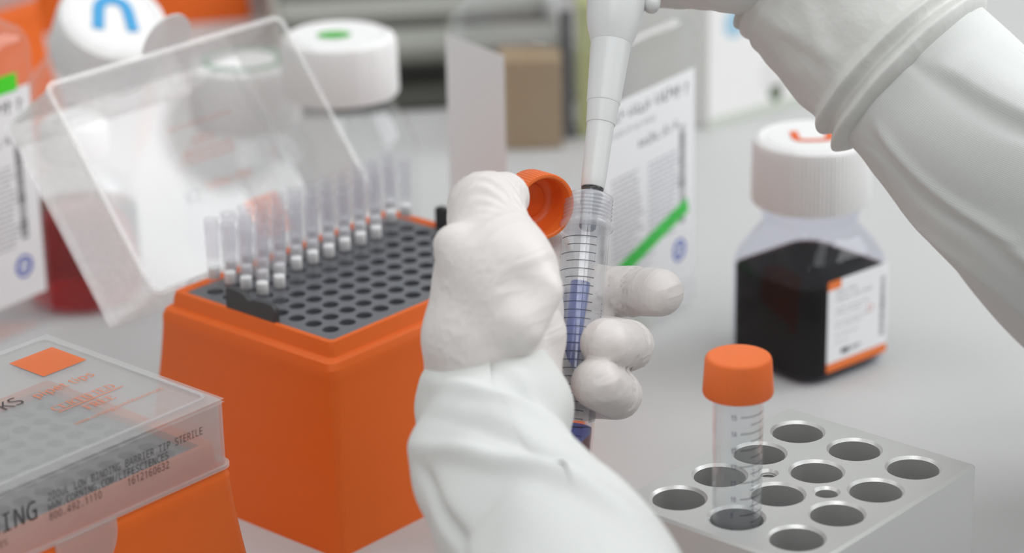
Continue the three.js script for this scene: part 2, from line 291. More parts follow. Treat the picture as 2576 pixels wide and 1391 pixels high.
{
  mesh('perforated_deck', deckGeo, M.deck, openBox);
  latchTab(openBox, -0.0578); latchTab(openBox, 0.06);
  const lid = makeLid(openBox, 0.037, 0.064, 0.0468, 0.56);
  printOnTop(lid, 0.037, -0.009);
  // hinged at the long rear edge, thrown back 127 degrees from closed
  const open = Math.PI / 2 + 0.647;
  lid.rotation.x = -open; const off = V(0, 0, -0.0468).applyAxisAngle(V(1, 0, 0), -open); lid.position.set(0, 0.0775, -0.0503).sub(off);
  for (const x of [-0.04, 0.04]) mesh('hinge', at(box(0.014, 0.004, 0.006, 0.0015), x, 0.0768, -0.0486), M.lid, openBox);
}
const closedBox = thing('tip_box', 'closed orange tip box with printed clear lid nearest the camera', 'tip box', [-0.1743, 0, -0.8083], YAW);
boxBase(closedBox, 0.0025);
{
  mesh('perforated_deck', deckGeo, M.deck, closedBox);
  const lid = makeLid(closedBox, 0.0245, 0.0648, 0.0466, 0.06, M.lidHazy); lid.position.y = 0.0736;
  lid.getObjectByName('finger_tab').material = M.lidHazy;
  printOnTop(lid, 0.0245, 0);
  sticker('printed_lettering', lid, sidePrint, 0.128, 0.024, (m) => m.position.set(0, 0.013, 0.0469));
}
const farBox = thing('tip_box', 'closed orange tip box with clear lid at the far left corner', 'tip box', [-0.335, 0, -1.42], YAW + 0.1);
boxBase(farBox); { mesh('perforated_deck', deckGeo, M.deck, farBox); const lid = makeLid(farBox, 0.0235, 0.0648, 0.0462, 0.06, M.lidHazy); lid.position.y = 0.0745; }
const rearBox = thing('tip_box', 'open orange tip box without lid behind the white cap with blue mark', 'tip box', [-0.245, 0, -1.705], 0.2);
boxBase(rearBox); { mesh('perforated_deck', deckGeo, M.deck, rearBox); latchTab(rearBox, -0.0578); latchTab(rearBox, 0.06); }

// pipette tips standing in the open box
{
  const t0 = new THREE.Group();
  mesh('tip_body', lathe([[0.0003, -0.022], [0.0007, -0.022], [0.0022, -0.004], [0.00255, 0.004], [0.0027, 0.0135], [0.0029, 0.0292], [0.0031, 0.0294], [0.0031, 0.03], [0.0026, 0.03], [0.0023, 0.0135]], 20), M.tip, t0);
  mesh('filter', lathe([[0, 0.0058], [0.0021, 0.0058], [0.00225, 0.0098], [0.0021, 0.0104], [0, 0.0105]], 18), M.filter, t0);
  const rows = [[4, 0, 1], [5, 0, 8], [6, 0, 11], [7, 0, 11]];
  for (const [j, i0, i1] of rows) for (let i = i0; i <= i1; i++) {
    const p = V(-0.0495 + 0.009 * i, 0.079, 0.0315 - 0.009 * j).applyAxisAngle(V(0, 1, 0), YAW).add(openBox.position);
    const c = t0.clone(); c.name = numbered('pipette_tip'); c.position.copy(p); scene.add(c);
    tag(c, 'clear filtered pipette tip standing in the open orange box', 'pipette tip', 'filter tips in the open box');
  }
}

// ---------------------------------------------------------------- tube rack
const RACK = V(0.0991, 0.0664, -0.8597), RYAW = -0.7211;
const rackAt = (j, i) => V(0.0239 * j, 0, 0.0228 * i).applyAxisAngle(V(0, 1, 0), RYAW).add(RACK);
{
  const c = rackAt(1, 1.5), r = thing('tube_rack', 'brushed aluminium block rack with twelve round wells', 'tube rack', [c.x, 0, c.z], RYAW);
  const s = roundRect(0.0384, 0.0488, 0.0004);
  for (let i = 0; i < 4; i++) for (let j = 0; j < 3; j++) s.holes.push(circleHole(0.0239 * (j - 1), -0.0228 * (i - 1.5), 0.0097));
  s.holes.push(circleHole(-0.01195, 0, 0.0036), circleHole(0.01195, 0, 0.0047));
  const g = new THREE.ExtrudeGeometry(s, { depth: 0.0662 - 0.004 - 0.002, bevelEnabled: true, bevelThickness: 0.001, bevelSize: 0.0009, bevelSegments: 1, curveSegments: 40 });
  mesh('block', at(g.rotateX(-Math.PI / 2), 0, 0.005, 0), M.aluminium, r);
  mesh('bottom_plate', at(box(0.077, 0.004, 0.098, 0.0006), 0, 0.002, 0), M.aluminium, r);
  const th = []; for (let k = 0; k < 5; k++) th.push(at(new THREE.TorusGeometry(0.0025, 0.0003, 6, 24).rotateX(Math.PI / 2), -0.01195, 0.0645 - 0.0011 * k, 0));
  mesh('screw_thread', join(...th), M.bore, r);
}

// ---------------------------------------------------------------- 15 ml tubes
const tubePrint = canvas(1024, 1024, (c, w, h) => {   // 0.1 m tall, once round
  c.strokeStyle = 'rgba(40,42,60,0.85)'; c.fillStyle = 'rgba(58,62,110,0.72)'; c.lineWidth = 4;
  for (let k = 0; k < 25; k++) { const y = 40 + k * 37, long = k % 2 === 0; c.beginPath(); c.moveTo(long ? 330 : 400, y); c.lineTo(610, y); c.stroke(); if (long) { c.font = 'bold 34px sans-serif'; c.fillText(String(15 - k / 2), 268, y + 12); } }
  c.font = 'bold 30px sans-serif';
  c.fillStyle = 'rgba(58,66,120,0.55)'; c.save(); c.translate(720, 620); c.rotate(-Math.PI / 2); strokes(c, 0, 0, 300, 26, rng(4), 'rgba(58,66,120,0.55)'); c.restore();
  c.fillStyle = 'rgba(70,80,130,0.5)'; c.fillRect(800, 700, 110, 130);
});
function makeTube(root) {   // mouth at y = 0, tip at y = -0.118
  mesh('tube_wall', lathe([[0, -0.118], [0.0022, -0.1178], [0.0032, -0.1165], [0.0074, -0.096], [0.0078, -0.09], [0.00825, -0.0005], [0.0083, 0], [0.0076, 0], [0.0072, -0.09], [0.0065, -0.0965], [0.002, -0.116], [0, -0.1164]], 48), M.clear, root);
  const neck = [[0.0076, 0], [0.0079, 0.0005], [0.0085, 0.0002]]; for (let k = 0; k <= 24; k++) neck.push([0.00835 + 0.00022 * Math.sin(k * 1.57), -0.0004 - k * 0.00034]);
  mesh('screw_thread', lathe([...neck, [0.0084, -0.0088], [0.0091, -0.0094], [0.0093, -0.0104], [0.0092, -0.0114], [0.0084, -0.012]], 56), M.hazy, root);
}
function tubeMarks(root, turn) {
  const g = new THREE.CylinderGeometry(0.00832, 0.0079, 0.08, 48, 1, true); at(g, 0, -0.053, 0);
  const m = mesh('printed_scale', g, printed(tubePrint), root); m.rotation.y = turn; return m;
}
function capGeometry(open) {   // rim at y = 0, top at y = 0.0128
  const rib = (r, y0, y1, r1) => { const n = 60, pos = [], idx = [], uv = []; for (const [y, rr] of [[y0, r], [y0 + 0.0008, r + 0.0002], [y1 - 0.0012, r1], [y1 - 0.0003, r1 - 0.0004], [y1, r1 - 0.0012]]) for (let k = 0; k < n * 4; k++) { const a = k / (n * 4) * Math.PI * 2, q = rr - (k % 4 < 2 ? 0 : 0.00022); pos.push(Math.cos(a) * q, y, Math.sin(a) * q); uv.push(a, y); } const w = n * 4; for (let s = 0; s < 4; s++) for (let k = 0; k < w; k++) { const a = s * w + k, b = s * w + (k + 1) % w; idx.push(a, a + w, b, b, a + w, b + w); } const g = new THREE.BufferGeometry(); g.setAttribute('position', new THREE.Float32BufferAttribute(pos, 3)); g.setAttribute('uv', new THREE.Float32BufferAttribute(uv, 2)); g.setIndex(idx); g.computeVertexNormals(); return creased(g, 0.5); };
  const parts = [rib(0.0113, 0, 0.0128, 0.0108), lathe([[0.0098, 0.01278], [0.009, 0.0129], [0.0003, 0.0129], [0, 0.0132]], 60), lathe([[0.0113, 0], [0.0105, -0.0002], [0.0098, 0.0003], [0.0096, 0.0035], [0.0092, 0.0042], [0.0096, 0.005], [0.0093, 0.0085], [0.0089, 0.0112], [0.006, 0.0116], [0.0058, 0.0108], [0, 0.0108]], 60)];
  return join(...parts);
}
const capGeo = capGeometry();
{
  const p = rackAt(1, 3), o = thing('centrifuge_tube', 'clear empty graduated tube with orange screw cap standing in the metal rack', 'tube', [p.x, 0.1215, p.z]);
  makeTube(o); tubeMarks(o, -2.0);
  const c = mesh('screw_cap', capGeo, M.orangeCap, o); c.position.y = -0.0108;
}
// the tube in the left hand, mouth tipped back towards the pipette
const align = (o, down) => o.quaternion.setFromUnitVectors(V(0, -1, 0), V(...down).normalize());
{
  const o = thing('centrifuge_tube', 'graduated clear tube with blue liquid held by the left gloved hand', 'tube', [0.0269, 0.1507, -0.8711]);
  align(o, [-0.1015, -0.7952, 0.5977]); makeTube(o); tubeMarks(o, 3.0);
  mesh('blue_liquid', lathe([[0, -0.1155], [0.0018, -0.1154], [0.0063, -0.0965], [0.007, -0.09], [0.0071, -0.081], [0, -0.0812]], 40), M.deepBlue, o);
}
tag(mesh('screw_cap', capGeo, M.orangeCap), 'loose orange screw cap held open side out between gloved thumb and finger', 'cap').position.set(0.0118, 0.1512, -0.8609);
scene.children.at(-1).quaternion.setFromUnitVectors(V(0, -1, 0), V(0.49, 0.06, 0.87).normalize());

// ---------------------------------------------------------------- pipette
{
  const o = thing('pipette', 'light grey hand pipette with black ring dipping into the held tube', 'pipette', [0.0283, 0.1522, -0.8749]);
  align(o, [-0.1486, -0.7895, 0.5955]);
  mesh('tip_cone', lathe([[0.0036, 0.0005], [0.0041, 0.0009], [0.0043, 0.004], [0.0048, 0.0235], [0.0048, 0.024]], 48), M.grey, o);
  mesh('ejector_sleeve', lathe([[0.0048, 0.024], [0.0051, 0.0242], [0.0056, 0.0315], [0.0056, 0.032]], 48), M.grey, o);
  mesh('lower_barrel', lathe([[0.0056, 0.0318], [0.0059, 0.0322], [0.0071, 0.054], [0.0071, 0.0545]], 48), M.grey, o);
  mesh('handle', lathe([[0.0071, 0.0543], [0.0073, 0.0546], [0.0086, 0.0585], [0.0097, 0.063], [0.0103, 0.069], [0.0108, 0.085], [0.0125, 0.11], [0.0138, 0.15], [0.0142, 0.19], [0.013, 0.2], [0, 0.2]], 48), M.grey, o);
  mesh('plunger', lathe([[0.004, 0.199], [0.004, 0.215], [0.0072, 0.2155], [0.0072, 0.223], [0, 0.224]], 32), M.rubber, o);
  mesh('finger_hook', at(box(0.006, 0.02, 0.008, 0.003, 4), 0.0125, 0.078, 0), M.grey, o);
  mesh('black_ring', lathe([[0.0034, -0.0009], [0.0039, -0.0006], [0.0039, 0.0006], [0.0034, 0.0008]], 40), M.rubber, o);
  mesh('nozzle', lathe([[0, -0.0145], [0.0022, -0.0145], [0.0029, -0.0138], [0.0031, -0.006], [0.0036, -0.0052], [0.0037, 0.0004]], 36), M.nozzle, o);
  const t = mesh('disposable_tip', lathe([[0.0004, -0.111], [0.0008, -0.111], [0.0022, -0.086], [0.0037, -0.034], [0.0042, -0.004], [0.0045, -0.0006], [0.0047, -0.0004]], 36), M.tip, o);
  mesh('blue_liquid', lathe([[0, -0.1105], [0.0005, -0.1105], [0.0019, -0.086], [0.00335, -0.0335], [0, -0.0337]], 36), M.blue, t);
}

// ---------------------------------------------------------------- bottles
const ribbed = (r, h, n = 80, bevel = 0.003) => {
  const pos = [], idx = [], uv = [], prof = [[0, r - 0.0006], [0.0012, r], [h - bevel, r * 0.985], [h - bevel * 0.4, r * 0.985 - bevel * 0.25], [h, r * 0.985 - bevel]], w = n * 4;
  prof.forEach(([y, q], s) => { for (let k = 0; k < w; k++) { const a = k / w * Math.PI * 2, e = s > 0 && s < 3 && k % 4 < 2 ? 0.00035 : 0; pos.push(Math.cos(a) * (q - e), y, Math.sin(a) * (q - e)); uv.push(a, y); } });
  for (let s = 0; s < prof.length - 1; s++) for (let k = 0; k < w; k++) { const a = s * w + k, b = s * w + (k + 1) % w; idx.push(a, a + w, b, b, a + w, b + w); }
  const g = new THREE.BufferGeometry(); g.setAttribute('position', new THREE.Float32BufferAttribute(pos, 3)); g.setAttribute('uv', new THREE.Float32BufferAttribute(uv, 2)); g.setIndex(idx); g.computeVertexNormals();
  return join(creased(g, 0.5), lathe([[r * 0.985 - bevel, h], [r * 0.8, h], [r * 0.79, h - 0.0006], [r * 0.76, h - 0.0006], [r * 0.75, h], [0, h]], 80), lathe([[r - 0.0006, 0], [r - 0.003, 0], [r - 0.003, h - 0.004], [0, h - 0.004]], 48));
};
// print too fine to read: word-shaped rows of upright strokes
function strokes(c, x, y, w, h, r, ink) { c.fillStyle = ink; let p = x; while (p < x + w) { const n = 3 + Math.floor(r() * 6); for (let k = 0; k < n && p < x + w; k++) { const q = h * (0.16 + 0.2 * r()); c.fillRect(p, y - h * (0.6 + 0.4 * r()), q * 0.55, h * (0.6 + 0.3 * r())); c.fillRect(p, y - h * (0.1 + 0.5 * r()), q * 1.6, h * 0.14); p += q * 2; } p += h * 0.5; } }
const capMark = (color, draw) => canvas(256, 256, (c) => { c.fillStyle = c.strokeStyle = color; draw(c); });
const darkLabel = canvas(512, 640, (c, w, h) => {
  c.fillStyle = '#ee7a35'; c.fillRect(0, 0, 110, 62); c.fillRect(0, h - 62, w, 62);
  c.fillStyle = 'rgba(90,92,104,0.75)'; const r = rng(3);
  for (const [y, h, w] of [[96, 34, 190], [142, 32, 300], [208, 20, 280], [240, 20, 230], [300, 18, 270], [330, 18, 220], [390, 18, 180], [440, 16, 110]]) strokes(c, 70, y + 12, w, h, r, 'rgba(90,92,104,0.7)');
  c.fillStyle = 'rgba(30,30,34,0.85)'; c.fillRect(120, 500, 70, 36); for (let k = 0; k < 60; k++) c.fillRect(450, 90 + k * 7, 34, 2 + 4 * r());
  c.fillStyle = 'rgba(60,60,66,0.8)'; c.fillRect(200, 505, 90, 10); c.fillRect(200, 522, 70, 8);
  c.strokeStyle = '#c04038'; c.lineWidth = 5; c.strokeRect(340, 265, 40, 40);
}, '#f1f1f3');
{
  const o = thing('reagent_bottle', 'square clear bottle of near-black liquid with white ribbed cap and orange-edged label', 'bottle', [0.1286, 0, -1.085], 40 * Math.PI / 180);
  const S = 0.0268;
  mesh('bottle_wall', loft([[0.0004, S - 0.004, S - 0.004, 0.009], [0.001, S - 0.0015, S - 0.0015, 0.011], [0.003, S, S, 0.012], [0.044, S, S, 0.012], [0.049, S - 0.0004, S - 0.0004, 0.0135], [0.054, S - 0.002, S - 0.002, 0.016], [0.06, 0.0222, 0.0222, 0.0195], [0.0645, 0.0196, 0.0196, 0.0196], [0.067, 0.0192, 0.0192, 0.0192], [0.0675, 0.0212, 0.0212, 0.0212], [0.0695, 0.0212, 0.0212, 0.0212], [0.07, 0.0192, 0.0192, 0.0192], [0.098, 0.019, 0.019, 0.019]], { closeTop: false }), M.tinted, o);
  const L = S - 0.0011;
  mesh('dark_liquid', loft([[0.0012, L - 0.003, L - 0.003, 0.01], [0.0035, L, L, 0.011], [0.0435, L, L, 0.011]]), M.dark, o);
  const cap = mesh('screw_cap', at(ribbed(0.0256, 0.0285, 90), 0, 0.0735, 0), M.whiteCap, o);
  sticker('orange_mark', cap, null, 0.024, 0.024, (m) => { m.rotation.set(-Math.PI / 2, 0, -0.7); m.position.set(0, 0.1022, 0); }, printed(capMark('#e4601c', (c) => { c.lineWidth = 38; c.beginPath(); c.moveTo(50, 60); c.lineTo(50, 150); c.quadraticCurveTo(50, 200, 100, 200); c.lineTo(150, 200); c.quadraticCurveTo(206, 200, 206, 150); c.lineTo(206, 60); c.stroke(); })));
  sticker('paper_label', o, null, 0.0375, 0.0415, (m) => m.position.set(0.002, 0.0262, S + 0.0002), new THREE.MeshPhysicalMaterial({ map: darkLabel, roughness: 0.6, side: THREE.DoubleSide }));
}
// clear rectangular media bottles
const mediaLabel = canvas(832, 1024, (c, w, h) => {
  const q = rng(21);
  strokes(c, 110, 96, 440, 58, q, '#5a5b60'); strokes(c, 560, 96, 200, 72, q, '#1d1e22'); strokes(c, 90, 164, 400, 30, q, '#7f8088'); strokes(c, 350, 262, 330, 50, q, '#3a3b42');
  c.fillStyle = '#9c9ca4'; const r = rng(11);
  for (const x0 of [120, 430]) for (let k = 0; k < 17; k++) { let x = x0; while (x < x0 + 190 + 50 * r()) { const q = 16 + 34 * r(); c.fillRect(x, 360 + k * 24, q, 9); x += q + 8; } }
  c.fillStyle = '#b4b4ba'; for (let k = 0; k < 5; k++) c.fillRect(60, 800 + k * 36, 420 - 30 * k, 8);
  c.fillStyle = '#2c2c30'; for (let k = 0; k < 74; k++) c.fillRect(700, 250 + k * 6.5, 46, 1.5 + 4.5 * r());
  for (let k = 0; k < 58; k++) c.fillRect(20, 380 + k * 7, 34, 2 + 4 * r());
  c.strokeStyle = '#3d57b4'; c.lineWidth = 16; c.beginPath(); c.arc(700, 862, 48, 0, 7); c.stroke(); c.lineWidth = 11; c.beginPath(); c.arc(684, 858, 22, 0.6, 5.6); c.stroke(); c.beginPath(); c.arc(716, 866, 20, -2.4, 2.6); c.stroke();
}, '#ececee');
const greenTape = canvas(512, 64, (c, w, h) => { strokes(c, 30, 44, 450, 26, rng(8), '#26963a'); }, '#39c84a');
function mediaBottle(label, pos, turn, taped) {
  const o = thing('media_bottle', label, 'bottle', pos, turn, 'clear many-sided media bottles');
  const b = 0.0275, neck = [0.008, -0.024];
  mesh('bottle_wall', prism([[0.041, 0.0275], [-0.041, 0.0275], [-0.041, -0.0185], [-0.0226, -0.069], [0.012, -0.082], [0.041, -0.045]], 0.0075, neck, [[0.0005, 0.006, 0, 0], [0.0015, 0.003, 0, 0], [0.005, 0, 0, 0], [0.131, 0, 0, 0], [0.136, 0.001, 0, 0], [0.14, 0.004, 0, 0], [0.143, 0.01, 0.05, 0.02], [0.146, 0.012, 0.45, 0.02], [0.15, 0, 1, 0.0185], [0.158, 0, 1, 0.017], [0.1585, 0, 1, 0.0195], [0.161, 0, 1, 0.0195], [0.1615, 0, 1, 0.017], [0.182, 0, 1, 0.017]]), M.clear, o);
  mesh('screw_cap', at(ribbed(0.0225, 0.024, 70), neck[0], 0.164, neck[1]), M.whiteCap, o);
  sticker('white_refraction_sheet', o, null, 0.046, 0.128, (m) => { m.rotation.y = -1.919; m.position.set(-0.0321, 0.068, -0.0439); }, M.paper);  // opaque white sheet standing in for light refracted through this face
  sticker('paper_label', o, null, 0.078, 0.098, (m) => m.position.set(-0.0045, 0.067, b + 0.0003), new THREE.MeshPhysicalMaterial({ map: mediaLabel, roughness: 0.55, side: THREE.DoubleSide }));
  if (taped) sticker('green_tape', o, null, 0.072, 0.0072, (m) => { m.rotation.z = 0.27; m.position.set(-0.006, 0.044, b + 0.0006); }, new THREE.MeshPhysicalMaterial({ map: greenTape, roughness: 0.5, side: THREE.DoubleSide }));
  else sticker('green_tape', o, null, 0.03, 0.008, (m) => m.position.set(0.012, 0.119, b + 0.0006), std(new THREE.Color(0x45d41c), 0.5, { side: THREE.DoubleSide }));
  return o;
}
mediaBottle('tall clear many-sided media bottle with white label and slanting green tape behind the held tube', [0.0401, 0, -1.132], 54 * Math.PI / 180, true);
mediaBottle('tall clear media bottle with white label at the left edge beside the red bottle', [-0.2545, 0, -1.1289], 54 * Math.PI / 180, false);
function roundBottle(name, label, pos, { r, h, capR, capH, mark, liquid, tilt, inner }) {
  const o = thing(name, label, 'bottle', pos), nk = capR - 0.004, sh = h - capH;
  mesh('bottle_wall', lathe([[0, 0.0015], [r - 0.004, 0.0005], [r - 0.001, 0.0015], [r, 0.004], [r, sh * 0.62], [r - 0.001, sh * 0.7], [r - 0.004, sh * 0.8], [nk + 0.001, sh * 0.93], [nk, sh * 0.97], [nk, h - 0.006]], 64), M.clear, o);
  if (liquid) mesh('liquid', lathe([[0, 0.002], [r - 0.004, 0.0022], [r - 0.0012, 0.005], [r - 0.0012, sh * inner], [0, sh * inner]], 64), liquid, o);
  const cap = mesh('screw_cap', at(ribbed(capR, capH, 90, 0.004), 0, sh, 0), M.whiteCap, o);
  if (mark) sticker('cap_mark', cap, null, capR * mark[1], capR * mark[1], (m) => { m.rotation.set(-Math.PI / 2, 0, mark[2]); m.position.y = h + 0.0004; }, printed(mark[0]));
  if (tilt) o.quaternion.setFromUnitVectors(V(0, 1, 0), V(...tilt).normalize());
  return o;
}
roundBottle('reagent_bottle', 'round clear bottle with wide white cap bearing a green mark, behind the tips', [-0.0793, 0, -1.2187], { r: 0.036, h: 0.1137, capR: 0.0278, capH: 0.0285, mark: [capMark('#3fae35', (c) => { c.beginPath(); c.ellipse(112, 150, 74, 60, 0, 0, 7); c.fill(); }), 1.0, 0] });
roundBottle('reagent_bottle', 'round clear bottle with white cap and green rim seen through the raised lid', [-0.1289, 0, -1.2629], { r: 0.034, h: 0.0893, capR: 0.0272, capH: 0.031, mark: [capMark('#4f8f6a', (c) => { c.lineWidth = 22; c.beginPath(); c.arc(128, 128, 104, 0, 7); c.stroke(); }), 1.7, 0] });
roundBottle('reagent_bottle', 'bottle of dark red liquid standing behind the raised lid', [-0.2, 0, -1.178], { r: 0.0275, h: 0.088, capR: 0.016, capH: 0.018, liquid: M.red, inner: 0.62 });
roundBottle('reagent_bottle', 'tilted bottle with large white cap bearing a blue mark', [-0.2225, 0.021, -1.2665], { r: 0.031, h: 0.131, capR: 0.0262, capH: 0.026, tilt: [0.3125, 0.818, 0.4804], mark: [capMark('#3f9fd6', (c) => { c.lineWidth = 46; c.beginPath(); c.moveTo(60, 200); c.lineTo(70, 90); c.quadraticCurveTo(80, 40, 128, 40); c.quadraticCurveTo(176, 40, 186, 90); c.lineTo(200, 200); c.stroke(); }), 1.15, 0.25] });
// things at the back of the bench
{
  const o = thing('paper_carton', 'white printed carton lying behind the dark bottle and the raised arm', 'carton', [0.1188, 0, -1.5045], 0.667);
  mesh('carton_body', at(box(0.125, 0.12, 0.13, 0.001), 0, 0.06, 0), M.paper, o);
  const p = canvas(512, 384, (c) => { c.fillStyle = '#a6c8dc'; c.beginPath(); c.arc(78, 150, 34, 0, 7); c.fill(); c.fillStyle = '#66705c'; c.beginPath(); c.arc(210, 340, 22, 0, 7); c.fill(); c.fillStyle = '#c9cfc2'; c.fillRect(0, 362, 512, 22); c.fillStyle = '#c6c4c4'; for (let k = 0; k < 4; k++) c.fillRect(160, 270 + k * 16, 220, 5); }, '#ecebea');
  sticker('print', o, null, 0.1245, 0.0934, (m) => m.position.set(0, 0.0468, 0.0654), new THREE.MeshPhysicalMaterial({ map: p, roughness: 0.7, side: THREE.DoubleSide }));
}
tag(mesh('cardboard_box', at(box(0.034, 0.05, 0.03, 0.001), 0.012, 0.025, -1.4), std(new THREE.Color().setRGB(0.32, 0.22, 0.12), 0.8)), 'small tan cardboard box seen through the clear media bottle', 'box');
tag(mesh('black_clamp_post', lathe([[0, 0], [0.008, 0], [0.008, 0.004], [0.0035, 0.006], [0.0035, 0.07], [0, 0.071]], 24), M.rubber), 'thin black metal post behind the clear media bottle', 'post').position.set(0.032, 0, -1.41);
tag(mesh('yellow_green_folder', at(box(0.012, 0.075, 0.03, 0.001), 0.044, 0.0375, -1.42), std(new THREE.Color().setRGB(0.4, 0.42, 0.16), 0.6)), 'yellow-green card standing on edge behind the media bottle', 'card');
{
  const o = thing('slatted_tray', 'dark grey metal tray of parallel slats at the back of the bench', 'tray', [-0.068, 0, -1.66], 0.12);
  const sm = std(new THREE.Color().setRGB(0.3, 0.3, 0.27), 0.45), dm = std(new THREE.Color().setRGB(0.06, 0.06, 0.05), 0.7);
  mesh('pan', at(box(0.17, 0.006, 0.4, 0.002), 0, 0.003, 0), dm, o);
  for (let k = 0; k < 5; k++) mesh('slat', at(box(0.16, 0.012, 0.04, 0.004), 0, 0.024, -0.15 + k * 0.075), sm, o);
  for (const x of [-0.082, 0.082]) mesh('rail', at(box(0.006, 0.03, 0.4, 0.002), x, 0.015, 0), sm, o);
}

{
  const o = thing('added_round_blocker', 'added round magnifier on a bent arm beyond the right edge', 'blocker', [1.08, 0, -1.4]);  // added out of view; its head cuts a dark circle in the lid reflection
  mesh('foot', lathe([[0, 0], [0.07, 0], [0.07, 0.012], [0.02, 0.02], [0, 0.02]], 40), M.steel, o);
  mesh('arm', new THREE.TubeGeometry(new THREE.CatmullRomCurve3([V(0, 0.01, 0), V(0, 0.5, 0), V(-0.02, 0.82, 0.02), V(-0.1, 0.95, 0.06), V(-0.152, 0.92, 0.082)]), 60, 0.008, 12), M.steel, o);
  const h = mesh('head', lathe([[0, -0.012], [0.046, -0.012], [0.056, -0.006], [0.056, 0.008], [0.044, 0.016], [0, 0.018]], 48), M.deck, o); h.position.set(-0.182, 0.883, 0.095); h.quaternion.setFromUnitVectors(V(0, -1, 0), V(-0.785, -0.6, 0.158).normalize());
}

// ---------------------------------------------------------------- the person: coverall, gloves
{
  const p = thing('person', 'person in white coverall and gloves pipetting into a held tube', 'person', [0, 0, 0]);
  // left glove
  const J = { wrist: [-0.0075, 0.1129, -0.7925], cmc: [-0.0108, 0.1324, -0.7903], mcp: [-0.0051, 0.1505, -0.7993], ip: [-0.0080, 0.1654, -0.8189], tip: [-0.0021, 0.1635, -0.8364] };
  const L = [...chain([J.wrist, J.cmc, J.mcp, J.ip, J.tip], [0.021, 0.0172, 0.0188, 0.0112, 0.0086]),
    bone(J.wrist, [0.0052, 0.1068, -0.8009], 0.019, 0.0092), bone([0.0052, 0.1068, -0.8009], [0.0061, 0.1246, -0.8119], 0.0092, 0.0092), bone(J.wrist, [0.0027, 0.1226, -0.8422], 0.019, 0.0115), bone([0.0027, 0.1226, -0.8422], [0.0075, 0.0962, -0.8321], 0.0125, 0.0115), bone([0.0061, 0.1246, -0.8119], [0.0027, 0.1226, -0.8422], 0.0105, 0.0125)];
  const fingers = [
    chain([[0.0055, 0.1185, -0.855], [0.0142, 0.1212, -0.8692], [0.0138, 0.127, -0.8725], [0.013, 0.1305, -0.876]], [0.0095, 0.0086, 0.008, 0.0076]),
    chain([[0.0082, 0.1113, -0.8593], [0.0293, 0.1132, -0.8769], [0.0417, 0.115, -0.8734], [0.0508, 0.1187, -0.8621]], [0.0102, 0.0096, 0.0088, 0.0084]),
    chain([[0.0079, 0.1037, -0.8489], [0.0274, 0.1003, -0.8656], [0.039, 0.1057, -0.8464], [0.0306, 0.115, -0.8259]], [0.0102, 0.0096, 0.0088, 0.0086]),
    chain([[0.0075, 0.0962, -0.8321], [0.0239, 0.0886, -0.8467], [0.0343, 0.0941, -0.8317], [0.0271, 0.1046, -0.8166]], [0.0098, 0.0092, 0.0086, 0.0085])];
  const ridge = [bone([-0.0190, 0.1630, -0.7950], [-0.0007, 0.1421, -0.7785], 0.0055, 0.0065), bone([0.0099, 0.1485, -0.7879], [0.0034, 0.1396, -0.7786], 0.006, 0.006)];
  const crease = V(...J.tip).sub(V(...J.ip)).normalize();
  const folds = [];   // creases of the glove across the finger joints
  for (const pts of [[[0.0293, 0.1132, -0.8769], [0.0417, 0.115, -0.8734], [0.0508, 0.1187, -0.8621]], [[0.0274, 0.1003, -0.8656], [0.039, 0.1057, -0.8464], [0.0306, 0.115, -0.8259]], [[0.0239, 0.0886, -0.8467], [0.0343, 0.0941, -0.8317], [0.0271, 0.1046, -0.8166]]])
    for (let i = 0; i < 2; i++) { const n = V(...pts[i + 1]).sub(V(...pts[i])).normalize(); for (const [off, deep] of [[0.0035, 0.00055], [0.0058, 0.00035], [-0.001, 0.0004]]) folds.push([...V(...pts[i]).addScaledVector(n, off).toArray(), n.x, n.y, n.z, deep]); }
  const leftField = (x, y, z) => {
    let d = 1; for (const b of L) d = smin(d, b(x, y, z), 0.006);
    for (const b of ridge) d = smin(d, b(x, y, z), 0.006);
    const w = (x - J.ip[0]) * crease.x + (y - J.ip[1]) * crease.y + (z - J.ip[2]) * crease.z, near = Math.hypot(x - J.ip[0], y - J.ip[1], z - J.ip[2]);
    d += 0.00035 * Math.sin(w * 1500 + 2 * Math.sin(x * 200)) * Math.exp(-((near - 0.013) ** 2) / 0.00008);
    let e = 1; for (const f of fingers) { let q = 1; for (const b of f) q = smin(q, b(x, y, z), 0.0015); e = Math.min(e, q); d = smin(d, f[0](x, y, z), 0.006); }
    d = smin(d, e, 0.0025);
    if (Math.abs(d) < 0.004) for (const [px, py, pz, nx, ny, nz, deep] of folds) { const u = x - px, v = y - py, q = z - pz, r2 = u * u + v * v + q * q; if (r2 < 0.00022) { const w2 = u * nx + v * ny + q * nz + 0.0006 * Math.sin(u * 500 + v * 700); d += deep * Math.exp(-(w2 * w2) / 9e-7); } }
    return d;
  };
  mesh('glove', surface(leftField, V(-0.05, 0.07, -0.9), V(0.075, 0.2, -0.75), 0.0016), M.glove, p);
  // right glove round the pipette
  const P0 = V(0.0283, 0.1522, -0.8749), up = V(0.1486, 0.7895, -0.5955).normalize(), q1 = V(1, 0, 0).addScaledVector(up, -up.x).normalize(), q2 = up.clone().cross(q1);
  const on = (t, a, r) => P0.clone().addScaledVector(up, t).addScaledVector(q1, Math.cos(a) * r).addScaledVector(q2, Math.sin(a) * r).toArray();
  const R = [], wr = [0.0996, 0.2179, -0.9534];
  for (let i = 0; i < 4; i++) {
    const t = 0.088 + 0.0185 * i, s = i === 0 ? 0.9 : 1;
    R.push(chain([on(t, 0.5, 0.034), on(t, 1.5, 0.027), on(t, 2.6, 0.0235), on(t, 3.6, 0.0225)], [0.0105 * s, 0.0098 * s, 0.009 * s, 0.0084 * s]));
  }
